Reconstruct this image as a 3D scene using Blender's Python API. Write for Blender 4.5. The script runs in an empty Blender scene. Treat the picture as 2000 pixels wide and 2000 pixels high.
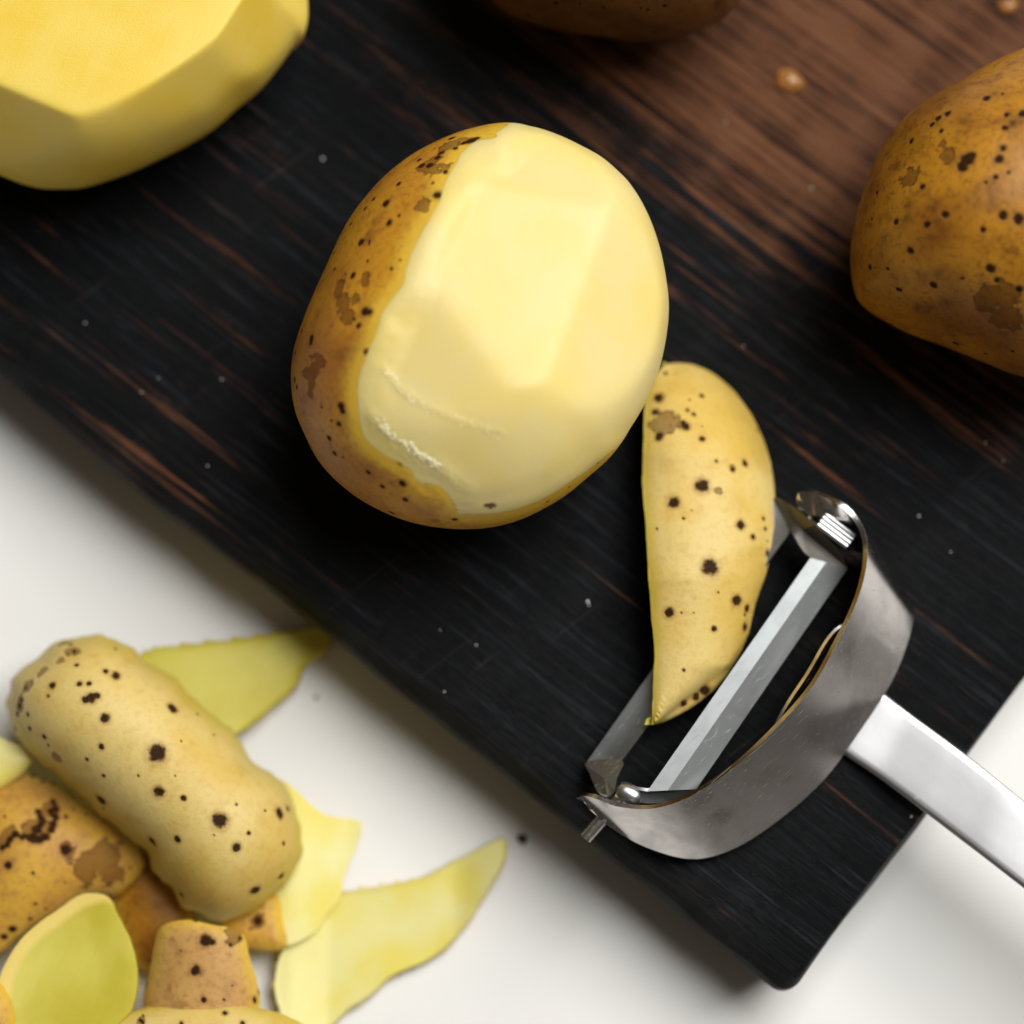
import bpy, math
import numpy as np
from mathutils import Vector

# ------------------------------------------------------------------ camera, world, light (lengths below in cm, written out in metres)
S = 0.01
SC = bpy.context.scene
COL = SC.collection
ZB = 2.5                       # top of the cutting board above the table
TILT = math.radians(11.0)
DIST = 46.0
HALF = 9.75 / DIST
TGT = np.array([0.0, 0.0, ZB + 1.6])
CAM = TGT + DIST * np.array([0.0, -math.sin(TILT), math.cos(TILT)])
FWD = (TGT - CAM) / DIST
RGT = np.array([1.0, 0.0, 0.0])
UPV = np.cross(RGT, FWD)

cam_data = bpy.data.cameras.new("camera")
cam_data.sensor_width = 36.0
cam_data.lens = 36.0 / (2 * HALF)
cam_data.clip_start = 0.01
cam_data.clip_end = 100.0
cam_data.dof.use_dof = True
cam_data.dof.focus_distance = (DIST - 0.9) * S
cam_data.dof.aperture_fstop = 4.6
cam = bpy.data.objects.new("camera", cam_data)
cam.location = Vector(CAM * S)
cam.rotation_euler = (TILT, 0, 0)
COL.objects.link(cam)
SC.camera = cam

world = bpy.data.worlds.new("World")
SC.world = world
world.use_nodes = True
bg = world.node_tree.nodes["Background"]
bg.inputs[0].default_value = (1.0, 0.84, 0.68, 1)
bg.inputs[1].default_value = 0.062

def area_lamp(name, az, el, dist, sx, sy, watts, col):
    d = bpy.data.lights.new(name, 'AREA')
    d.shape = 'RECTANGLE'; d.size = sx; d.size_y = sy; d.energy = watts; d.color = col
    o = bpy.data.objects.new(name, d)
    a, e = math.radians(az), math.radians(el)
    v = Vector((math.cos(e) * math.cos(a), math.cos(e) * math.sin(a), math.sin(e)))
    o.location = v * dist + Vector((0, 0, ZB * S))
    o.rotation_euler = (-v).to_track_quat('-Z', 'Y').to_euler()
    COL.objects.link(o)
    return o

area_lamp("window_light", 38, 58, 1.5, 1.05, 1.05, 31.0, (1.0, 0.975, 0.925))
area_lamp("upper_window_light", 48, 67, 1.6, 0.75, 0.75, 1.5, (0.72, 0.87, 1.0))
SC.view_settings.view_transform = 'Standard'
SC.view_settings.look = 'None'
SC.view_settings.exposure = 0.0
SC.view_settings.gamma = 1.0

# ------------------------------------------------------------------ geometry helpers
RNG = np.random.RandomState(7)

def P(px, py, h):
    """points of the place seen at photo position (0..2000) at height h cm"""
    px = np.asarray(px, float); py = np.asarray(py, float); h = np.asarray(h, float)
    px, py, h = np.broadcast_arrays(px, py, h)
    x = (px - 1000) / 1000 * HALF
    y = (1000 - py) / 1000 * HALF
    d = FWD + x[..., None] * RGT + y[..., None] * UPV
    t = (h - CAM[2]) / d[..., 2]
    return CAM + d * t[..., None]

def proj(v):
    q = v - CAM
    z = q @ FWD
    return np.stack([1000 + (q @ RGT) / z / HALF * 1000, 1000 - (q @ UPV) / z / HALF * 1000], -1)

class Waves:
    """smooth random field"""
    def __init__(s, seed, freq, n=14):
        r = np.random.RandomState(seed)
        k = r.normal(size=(n, 3)); k /= np.linalg.norm(k, axis=1)[:, None]
        s.k = k * freq * r.uniform(0.6, 1.6, (n, 1)); s.p = r.uniform(0, 6.28, n); s.n = n
    def __call__(s, v):
        v = np.asarray(v, float)
        if v.shape[-1] == 2:
            v = np.concatenate([v, np.zeros(v.shape[:-1] + (1,))], -1)
        return np.sin(v @ s.k.T + s.p).sum(-1) / math.sqrt(s.n)

def sstep(x, a, b):
    t = np.clip((x - a) / (b - a), 0, 1)
    return t * t * (3 - 2 * t)

def smooth_poly(pts, closed=True, sub=8):
    p = np.asarray(pts, float); n = len(p)
    out = []
    m = n if closed else n - 1
    for i in range(m):
        g = lambda k: p[(i + k) % n] if closed else p[min(max(i + k, 0), n - 1)]
        p0, p1, p2, p3 = g(-1), g(0), g(1), g(2)
        for s in range(sub):
            t = s / sub
            out.append(0.5 * ((2 * p1) + (p2 - p0) * t + (2 * p0 - 5 * p1 + 4 * p2 - p3) * t * t + (3 * p1 - p0 - 3 * p2 + p3) * t ** 3))
    if not closed:
        out.append(p[-1])
    return np.array(out)

def seg_dist(q, poly, closed=True):
    a = np.asarray(poly, float)
    b = np.roll(a, -1, 0) if closed else a[1:]
    if not closed:
        a = a[:-1]
    best = np.full(len(q), 1e9)
    ab = b - a; L = (ab ** 2).sum(1) + 1e-12
    for i in range(0, len(q), 4000):
        qq = q[i:i + 4000, None, :]
        t = np.clip(((qq - a) * ab).sum(-1) / L, 0, 1)
        d = np.sqrt((((a + t[..., None] * ab) - qq) ** 2).sum(-1))
        best[i:i + 4000] = d.min(1)
    return best

def inside(q, poly):
    a = np.asarray(poly, float); b = np.roll(a, -1, 0)
    c = np.zeros(len(q), bool)
    x, y = q[:, 0], q[:, 1]
    for (x0, y0), (x1, y1) in zip(a, b):
        if y0 == y1: continue
        hit = ((y0 > y) != (y1 > y)) & (x < (x1 - x0) * (y - y0) / (y1 - y0) + x0)
        c ^= hit
    return c

def sdist(q, poly):
    d = seg_dist(q, poly)
    return np.where(inside(q, poly), d, -d)

def clip(tris, s, arrays):
    """keep the part of a triangle mesh where s > 0; arrays: per-vertex arrays carried along"""
    n0 = len(s)
    new_pairs = {}
    pair_list = []
    def cut(i, j):
        k = (i, j) if i < j else (j, i)
        if k not in new_pairs:
            new_pairs[k] = n0 + len(pair_list); pair_list.append(k)
        return new_pairs[k]
    pos = s > 0
    cnt = pos[tris].sum(1)
    keep = [tris[cnt == 3]]
    extra = []
    for t in tris[(cnt == 1) | (cnt == 2)]:
        f = [bool(pos[k]) for k in t]
        if sum(f) == 1:
            k = f.index(True); a, b, c = t[k], t[(k + 1) % 3], t[(k + 2) % 3]
            extra.append((a, cut(a, b), cut(a, c)))
        else:
            k = f.index(False); a, b, c = t[k], t[(k + 1) % 3], t[(k + 2) % 3]
            ab, ac = cut(a, b), cut(a, c)
            extra.append((ab, b, c)); extra.append((ab, c, ac))
    allt = np.concatenate(keep + ([np.array(extra)] if extra else []))
    if pair_list:
        pr = np.array(pair_list)
        w = s[pr[:, 0]] / (s[pr[:, 0]] - s[pr[:, 1]])
        arrays = [np.concatenate([A, (A[pr[:, 0]].T * (1 - w) + A[pr[:, 1]].T * w).T]) for A in arrays]
    used = np.unique(allt)
    remap = np.full(len(arrays[0]), -1); remap[used] = np.arange(len(used))
    return remap[allt], [A[used] for A in arrays]

def vnormals(v, t):
    fn = np.cross(v[t[:, 1]] - v[t[:, 0]], v[t[:, 2]] - v[t[:, 0]])
    n = np.zeros_like(v)
    for k in range(3):
        for c in range(3):
            n[:, c] += np.bincount(t[:, k], fn[:, c], len(v))
    return n / (np.linalg.norm(n, axis=1)[:, None] + 1e-20)

def boundary(t):
    e = np.concatenate([t[:, [0, 1]], t[:, [1, 2]], t[:, [2, 0]]])
    key = np.sort(e, 1); k = key[:, 0].astype(np.int64) * 10000000 + key[:, 1]
    u, inv, c = np.unique(k, return_inverse=True, return_counts=True)
    return e[c[inv] == 1]

def solid(v, t, thick, attrs, n=None):
    """close a sheet: the other side lies `thick` behind it"""
    n = vnormals(v, t) if n is None else n
    th = np.asarray(thick) if np.ndim(thick) else np.full(len(v), thick)
    w = v - n * th[:, None]
    N = len(v)
    be = boundary(t)
    rim = np.concatenate([np.stack([be[:, 1], be[:, 0], be[:, 0] + N], 1), np.stack([be[:, 1], be[:, 0] + N, be[:, 1] + N], 1)])
    return np.concatenate([v, w]), np.concatenate([t, t[:, ::-1] + N, rim]), {k: np.concatenate([a, a]) for k, a in attrs.items()}

def link(name, v, faces, mat, parent=None, base=None, attrs=None, smooth=True, sharp=None):
    """one mesh object; v in cm, world coordinates"""
    base = np.zeros(3) if base is None else np.asarray(base, float)
    me = bpy.data.meshes.new(name)
    vv = (np.asarray(v, float) - base) * S
    if isinstance(faces, np.ndarray):
        me.vertices.add(len(vv)); me.vertices.foreach_set("co", vv.astype(np.float32).ravel())
        me.loops.add(faces.size); me.loops.foreach_set("vertex_index", faces.astype(np.int32).ravel())
        me.polygons.add(len(faces)); k = faces.shape[1]
        me.polygons.foreach_set("loop_start", np.arange(0, faces.size, k, dtype=np.int32))
        me.update(calc_edges=True)
    else:
        me.from_pydata([tuple(q) for q in vv], [], [tuple(int(i) for i in f) for f in faces])
        me.update()
    me.validate()
    if smooth:
        me.polygons.foreach_set("use_smooth", [True] * len(me.polygons))
        if sharp:
            me.set_sharp_from_angle(angle=math.radians(sharp))
    for k, a in (attrs or {}).items():
        at = me.attributes.new(k, 'FLOAT', 'POINT')
        at.data.foreach_set("value", np.asarray(a, np.float32))
    me.materials.append(mat)
    o = bpy.data.objects.new(name, me)
    COL.objects.link(o)
    if parent is not None:
        o.parent = parent
    else:
        o.location = Vector(base * S)
    return o

def thing(name, label, cat, base, group=None):
    o = bpy.data.objects.new(name, None)
    o.empty_display_size = 0.01
    o.location = Vector(np.asarray(base, float) * S)
    COL.objects.link(o)
    tag(o, label, cat, group)
    return o

def tag(o, label, cat, group=None):
    o["label"] = label; o["category"] = cat
    if group: o["group"] = group
    return o

# ------------------------------------------------------------------ materials
def new_mat(name):
    m = bpy.data.materials.new(name); m.use_nodes = True
    nt = m.node_tree
    return m, nt, nt.nodes["Principled BSDF"]

class N:
    """small node helper"""
    def __init__(s, nt): s.nt = nt
    def node(s, t, **kw):
        n = s.nt.nodes.new(t)
        for k, v in kw.items(): setattr(n, k, v)
        return n
    def put(s, sock, v):
        if hasattr(v, 'is_output'): s.nt.links.new(v, sock)
        elif isinstance(v, tuple) and len(v) == 3 and sock.type == 'RGBA': sock.default_value = v + (1,)
        else: sock.default_value = v
    def math(s, op, a, b=0.0, clamp=False):
        n = s.node('ShaderNodeMath', operation=op, use_clamp=clamp); s.put(n.inputs[0], a); s.put(n.inputs[1], b); return n.outputs[0]
    def noise(s, vec, scale, detail=3, rough=0.55, dist=0.0):
        n = s.node('ShaderNodeTexNoise'); s.put(n.inputs['Vector'], vec)
        n.inputs['Scale'].default_value = scale; n.inputs['Detail'].default_value = detail
        n.inputs['Roughness'].default_value = rough; n.inputs['Distortion'].default_value = dist
        return n.outputs['Fac']
    def step(s, v, a, b, lo=0.0, hi=1.0):
        n = s.node('ShaderNodeMapRange', interpolation_type='SMOOTHSTEP'); s.put(n.inputs[0], v)
        n.inputs[1].default_value = a; n.inputs[2].default_value = b; n.inputs[3].default_value = lo; n.inputs[4].default_value = hi
        return n.outputs[0]
    def mix(s, f, a, b):
        n = s.node('ShaderNodeMix', data_type='RGBA'); s.put(n.inputs[0], f); s.put(n.inputs[6], a); s.put(n.inputs[7], b); return n.outputs[2]
    def attr(s, name):
        return s.node('ShaderNodeAttribute', attribute_name=name).outputs['Fac']
    def coords(s, scale=(1, 1, 1), rot=(0, 0, 0)):
        tc = s.node('ShaderNodeTexCoord'); mp = s.node('ShaderNodeMapping'); vr = s.node('ShaderNodeVectorRotate', rotation_type='EULER_XYZ')
        s.nt.links.new(tc.outputs['Object'], vr.inputs['Vector']); vr.inputs['Rotation'].default_value = rot; s.nt.links.new(vr.outputs[0], mp.inputs[0])
        mp.inputs['Scale'].default_value = tuple(100 * k for k in scale)
        return mp.outputs[0]
    def bump(s, h, strength, dist, prev=None):
        n = s.node('ShaderNodeBump'); n.inputs['Strength'].default_value = strength; n.inputs['Distance'].default_value = dist * S
        s.put(n.inputs['Height'], h)
        if prev is not None: s.nt.links.new(prev, n.inputs['Normal'])
        return n.outputs[0]

def skin_material(name, c_light, c_mid, c_dark, edge=(0.78, 0.50, 0.05), rough=0.42, dirt=0.5):
    m, nt, b = new_mat(name); g = N(nt)
    co = g.coords()
    big = g.noise(co, 0.55, 3, 0.5)
    med = g.noise(co, 2.2, 5, 0.62)
    fine = g.noise(co, 9.0, 5, 0.7)
    grit = g.noise(co, 34.0, 3, 0.7)
    col = g.mix(g.step(big, 0.36, 0.66), c_light, c_mid)
    col = g.mix(g.math('MULTIPLY', g.step(med, 0.5, 0.78), dirt), col, c_dark)
    col = g.mix(g.math('MULTIPLY', g.step(fine, 0.47, 0.70), dirt * 0.75), col, c_dark)
    # grit collects where the skin is dull
    gr = g.math('MULTIPLY', g.step(grit, 0.6, 0.72), g.step(med, 0.42, 0.62))
    col = g.mix(g.math('MULTIPLY', gr, dirt * 0.75), col, (0.07, 0.035, 0.012))
    # thin skin beside a cut lets the yellow flesh through
    ed = g.math('ADD', g.attr('edge'), g.math('MULTIPLY', g.math('SUBTRACT', fine, 0.5), 0.25))
    col = g.mix(g.step(ed, 0.03, 0.45, 0.85, 0.0), col, edge)
    # corky scabs
    sc = g.math('ADD', g.attr('scab'), g.math('MULTIPLY', g.math('SUBTRACT', fine, 0.5), 1.2))
    sc = g.math('ADD', sc, g.math('MULTIPLY', g.math('SUBTRACT', g.noise(co, 4.0, 2, 0.5), 0.5), 2.4))
    scf = g.step(sc, -0.12, 0.30)
    rim = g.math('MULTIPLY', g.step(sc, -0.1, 0.05), g.step(sc, 0.05, 0.25, 1.0, 0.0))
    sccol = g.mix(fine, (0.05, 0.017, 0.007), (0.18, 0.065, 0.020))
    col = g.mix(g.math('MULTIPLY', scf, 0.62), col, sccol)
    col = g.mix(g.math('MULTIPLY', rim, 0.85), col, (0.06, 0.025, 0.010))
    # lenticels
    sp = g.math('ADD', g.attr('spot'), g.math('MULTIPLY', g.math('SUBTRACT', g.noise(co, 26.0, 3, 0.6), 0.5), 0.5))
    sp = g.math('ADD', sp, g.math('MULTIPLY', g.math('SUBTRACT', g.noise(co, 7.5, 1, 0.5), 0.5), 0.7))
    col = g.mix(g.step(sp, -0.65, 0.1, 0.0, 0.38), col, (0.26, 0.11, 0.022))
    spf = g.step(sp, -0.05, 0.42)
    spc = g.mix(g.step(grit, 0.45, 0.62), (0.012, 0.004, 0.002), (0.055, 0.016, 0.006))
    col = g.mix(g.math('MULTIPLY', spf, 0.97), col, spc)
    g.put(b.inputs['Base Color'], col)
    g.put(b.inputs['Roughness'], g.math('ADD', g.math('MULTIPLY', g.math('ADD', med, spf), 0.22), rough - 0.12))
    g.put(b.inputs['Specular IOR Level'], g.math('SUBTRACT', 0.3, g.math('MULTIPLY', g.math('MAXIMUM', spf, scf), 0.24)))
    b.inputs['Subsurface Weight'].default_value = 0.12
    b.inputs['Subsurface Radius'].default_value = (1.0, 0.55, 0.15)
    b.inputs['Subsurface Scale'].default_value = 0.0025
    h = g.math('ADD', g.math('MULTIPLY', fine, 0.6), g.math('MULTIPLY', grit, 0.35))
    h = g.math('ADD', h, g.math('MULTIPLY', spf, -0.9))
    h = g.math('ADD', h, g.math('MULTIPLY', scf, -0.45))
    g.put(b.inputs['Normal'], g.bump(h, 0.55, 0.035))
    return m

def flesh_material(name, c1, c2, rough=0.36, sss=0.35, scale=0.004, wet_bump=1.6, spec=0.5):
    m, nt, b = new_mat(name); g = N(nt)
    co = g.coords()
    big = g.noise(co, 0.7, 3, 0.5)
    fine = g.noise(co, 26.0, 4, 0.65)
    streak = g.noise(g.coords((0.5, 9.0, 9.0), (0, 0, -1.18)), 1.0, 3, 0.5)
    col = g.mix(g.step(big, 0.35, 0.68), c1, c2)
    col = g.mix(g.math('MULTIPLY', g.step(streak, 0.4, 0.75), 0.12), col, c2)
    sp = g.math('ADD', g.attr('spot'), g.math('MULTIPLY', g.math('SUBTRACT', g.noise(co, 14.0, 3, 0.6), 0.5), 1.2))
    col = g.mix(g.step(sp, -0.5, 0.1, 0.0, 0.5), col, (0.55, 0.28, 0.04))
    col = g.mix(g.step(sp, 0.0, 0.35, 0.0, 0.92), col, (0.06, 0.025, 0.010))
    col = g.mix(g.step(g.attr('rind'), 0.16, 0.34, 0.95, 0.0), col, (0.86, 0.62, 0.16))
    g.put(b.inputs['Base Color'], col)
    wet = g.attr('wet')
    g.put(b.inputs['Roughness'], g.math('SUBTRACT', g.math('ADD', g.math('MULTIPLY', fine, 0.18), rough - 0.06), g.math('MULTIPLY', wet, 0.30), True))
    g.put(b.inputs['Specular IOR Level'], g.math('ADD', spec, g.math('MULTIPLY', wet, 0.3)))
    b.inputs['Subsurface Weight'].default_value = sss
    b.inputs['Subsurface Radius'].default_value = (1.0, 0.62, 0.18)
    b.inputs['Subsurface Scale'].default_value = scale
    h = g.math('ADD', g.math('MULTIPLY', fine, 0.35), g.math('MULTIPLY', streak, 0.35))
    h = g.math('ADD', h, g.math('MULTIPLY', g.math('MULTIPLY', g.noise(co, 11.0, 3, 0.6), wet), wet_bump))
    g.put(b.inputs['Normal'], g.bump(h, 0.5, 0.022))
    return m

M_SKIN = skin_material("potato_skin_golden", (0.62, 0.29, 0.020), (0.43, 0.165, 0.019), (0.19, 0.065, 0.015), dirt=0.72)
M_SKIN_BROWN = skin_material("potato_skin_brown", (0.50, 0.225, 0.017), (0.28, 0.105, 0.011), (0.10, 0.033, 0.007), rough=0.36, dirt=0.8)
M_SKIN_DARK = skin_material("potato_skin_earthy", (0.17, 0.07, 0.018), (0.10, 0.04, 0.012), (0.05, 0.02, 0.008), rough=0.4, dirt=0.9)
M_SKIN_PALE = skin_material("peel_skin_pale", (0.77, 0.57, 0.20), (0.71, 0.47, 0.10), (0.46, 0.24, 0.04), edge=(0.62, 0.47, 0.05), rough=0.40, dirt=0.3)
M_SKIN_TAN = skin_material("peel_skin_tan", (0.62, 0.36, 0.11), (0.50, 0.26, 0.075), (0.28, 0.12, 0.035), rough=0.5, dirt=0.7)
M_SKIN_ORANGE = skin_material("peel_skin_orange", (0.68, 0.38, 0.05), (0.52, 0.26, 0.05), (0.27, 0.12, 0.04), rough=0.45, dirt=0.55)
M_FLESH = flesh_material("potato_flesh", (0.80, 0.665, 0.29), (0.81, 0.65, 0.215), rough=0.42, sss=0.36, spec=0.42, wet_bump=3.0)
M_FLESH_DEEP = flesh_material("potato_flesh_deep_yellow", (0.87, 0.66, 0.13), (0.85, 0.60, 0.07), rough=0.46, sss=0.18, spec=0.35)
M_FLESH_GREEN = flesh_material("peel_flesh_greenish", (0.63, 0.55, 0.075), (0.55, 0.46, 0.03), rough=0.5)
M_FLESH_PALE = flesh_material("peel_flesh_pale", (0.86, 0.77, 0.33), (0.83, 0.68, 0.12), rough=0.45)

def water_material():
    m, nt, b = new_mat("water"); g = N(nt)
    g.put(b.inputs['Base Color'], (0.70, 0.34, 0.10)); b.inputs['Roughness'].default_value = 0.02  # orange base stands in for light refracted through the drop
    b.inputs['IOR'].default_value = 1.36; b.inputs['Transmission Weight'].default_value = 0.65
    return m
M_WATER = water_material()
def juice_material():
    m, nt, b = new_mat("juice"); g = N(nt)
    g.put(b.inputs['Base Color'], g.mix(g.noise(g.coords(), 20.0), (0.90, 0.80, 0.42), (0.92, 0.86, 0.55)))
    b.inputs['Roughness'].default_value = 0.06; b.inputs['IOR'].default_value = 1.4; b.inputs['Specular IOR Level'].default_value = 0.9
    return m
M_JUICE = juice_material()
def plain(name, c1, c2, rough, sc=8.0):
    m, nt, b = new_mat(name); g = N(nt)
    n = g.noise(g.coords(), sc, 4, 0.6)
    g.put(b.inputs['Base Color'], g.mix(n, c1, c2)); b.inputs['Roughness'].default_value = rough
    g.put(b.inputs['Normal'], g.bump(n, 0.4, 0.03))
    return m
def wood_material():
    m, nt, b = new_mat("charred_wood"); g = N(nt)
    fibre = g.noise(g.coords((0.30, 11.0, 11.0)), 1.0, 6, 0.72, 0.1)
    pore = g.noise(g.coords((0.8, 26.0, 26.0)), 1.0, 4, 0.7)
    streak = g.noise(g.coords((0.20, 4.6, 4.6)), 1.0, 5, 0.66, 0.2)
    patch = g.noise(g.coords((0.16, 0.30, 0.3)), 1.0, 3, 0.55)
    wear = g.attr('wear')
    plane = g.noise(g.coords((1.35, 0.22, 0.2)), 1.0, 2, 0.4)
    col = g.mix(fibre, (0.0010, 0.0012, 0.0016), (0.0068, 0.0078, 0.0092))
    col = g.mix(g.math('MULTIPLY', g.step(fibre, 0.56, 0.72), 0.7), col, (0.020, 0.022, 0.026))
    col = g.mix(g.math('MULTIPLY', g.step(g.noise(g.coords((0.25, 6.0, 6.0)), 1.7, 4, 0.7), 0.53, 0.70), 0.75), col, (0.022, 0.026, 0.033))
    # red-brown fibres that the black stain has worn off
    w = g.math('ADD', streak, g.math('MULTIPLY', g.math('SUBTRACT', fibre, 0.5), 0.9))
    w = g.math('ADD', w, g.math('MULTIPLY', g.math('SUBTRACT', patch, 0.5), 0.45))
    w = g.math('ADD', w, g.math('MULTIPLY', wear, 0.36))
    brown = g.mix(g.step(g.math('ADD', g.math('MULTIPLY', pore, 0.5), g.math('MULTIPLY', fibre, 0.5)), 0.38, 0.62), (0.032, 0.012, 0.0065), (0.135, 0.052, 0.023))
    col = g.mix(g.step(w, 0.60, 0.84), col, brown)
    col = g.mix(g.math('MULTIPLY', g.step(g.math('ADD', w, g.math('MULTIPLY', plane, 0.6)), 0.95, 1.35), 0.55), col, (0.21, 0.092, 0.045))
    cut = g.noise(g.coords((30.0, 0.30, 5.0), (0, 0, 0.25)), 1.0, 1, 0.4)
    col = g.mix(g.step(cut, 0.74, 0.78, 0.0, 0.10), col, (0.22, 0.20, 0.18))
    g.put(b.inputs['Base Color'], col)
    r = g.math('ADD', 0.38, g.math('MULTIPLY', g.math('SUBTRACT', plane, 0.5), -0.5))
    r = g.math('ADD', r, g.math('MULTIPLY', fibre, 0.12))
    g.put(b.inputs['Roughness'], r)
    b.inputs['Specular IOR Level'].default_value = 0.085
    n1 = g.bump(g.math('ADD', fibre, g.math('MULTIPLY', pore, 0.5)), 0.85, 0.07)
    n2 = g.bump(plane, 0.5, 0.06, n1)
    g.put(b.inputs['Normal'], n2)
    return m
M_WOOD = wood_material()

def table_material():
    m, nt, b = new_mat("white_table"); g = N(nt)
    big = g.noise(g.coords(), 0.12, 3, 0.5); fine = g.noise(g.coords(), 14.0, 3, 0.6)
    col = g.mix(g.step(big, 0.35, 0.7), (0.85, 0.85, 0.84), (0.82, 0.815, 0.80))
    g.put(b.inputs['Base Color'], col)
    b.inputs['Roughness'].default_value = 0.5
    b.inputs['Specular IOR Level'].default_value = 0.3
    g.put(b.inputs['Normal'], g.bump(fine, 0.15, 0.01))
    return m
M_TABLE = table_material()

def steel_material(name, col, rough, smudge):
    m, nt, b = new_mat(name); g = N(nt)
    co = g.coords()
    blot = g.noise(co, 1.1, 4, 0.55, 0.6)
    fine = g.noise(co, 7.0, 5, 0.7)
    scr = g.noise(g.coords((1.2, 45.0, 45.0), (0.2, 0.1, -0.7)), 1.0, 2, 0.5)
    c = g.mix(g.math('MULTIPLY', g.step(blot, 0.45, 0.68), smudge), col, tuple(k * 0.55 for k in col))
    grime = g.math('MULTIPLY', g.step(fine, 0.70, 0.80), g.step(blot, 0.55, 0.65))
    c = g.mix(g.math('MULTIPLY', grime, smudge), c, (0.16, 0.12, 0.07))
    g.put(b.inputs['Base Color'], c)
    b.inputs['Metallic'].default_value = 1.0
    r = g.math('ADD', rough, g.math('MULTIPLY', g.math('SUBTRACT', blot, 0.5), 0.5 * smudge))
    g.put(b.inputs['Roughness'], g.math('ADD', r, g.math('MULTIPLY', g.step(scr, 0.66, 0.72), 0.25)))
    h = g.step(scr, 0.68, 0.74)
    h = g.math('ADD', h, g.math('MULTIPLY', fine, 0.12))
    g.put(b.inputs['Normal'], g.bump(h, 0.22, 0.012))
    return m
M_STEEL = steel_material("worn_steel", (0.66, 0.63, 0.615), 0.19, 0.55)
M_ALU = steel_material("brushed_aluminium", (0.68, 0.68, 0.695), 0.33, 0.15)
M_BLADE = steel_material("blade_steel", (0.36, 0.38, 0.39), 0.38, 0.30)
M_DARK = steel_material("shaded_steel", (0.14, 0.13, 0.12), 0.45, 0.5)  # blade end: shade under the bow tip painted as dark steel
M_PIN = steel_material("pin_steel", (0.55, 0.52, 0.48), 0.35, 0.5)

M_CRUMB = plain("crumb_brown", (0.03, 0.014, 0.009), (0.09, 0.04, 0.02), 0.7)
M_SPECK = plain("starch_white", (0.6, 0.6, 0.58), (0.75, 0.75, 0.72), 0.5)

# ------------------------------------------------------------------ the setting: table
def build_table():
    L = 260.0
    v = np.array([[-L, -L, 0], [L, -L, 0], [L, L, 0], [-L, L, 0.0]])
    o = link("table_surface", v, [(0, 1, 2, 3)], M_TABLE, smooth=False)
    o["kind"] = "structure"; o["label"] = "smooth white table surface under the board and the peels"
build_table()

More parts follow.
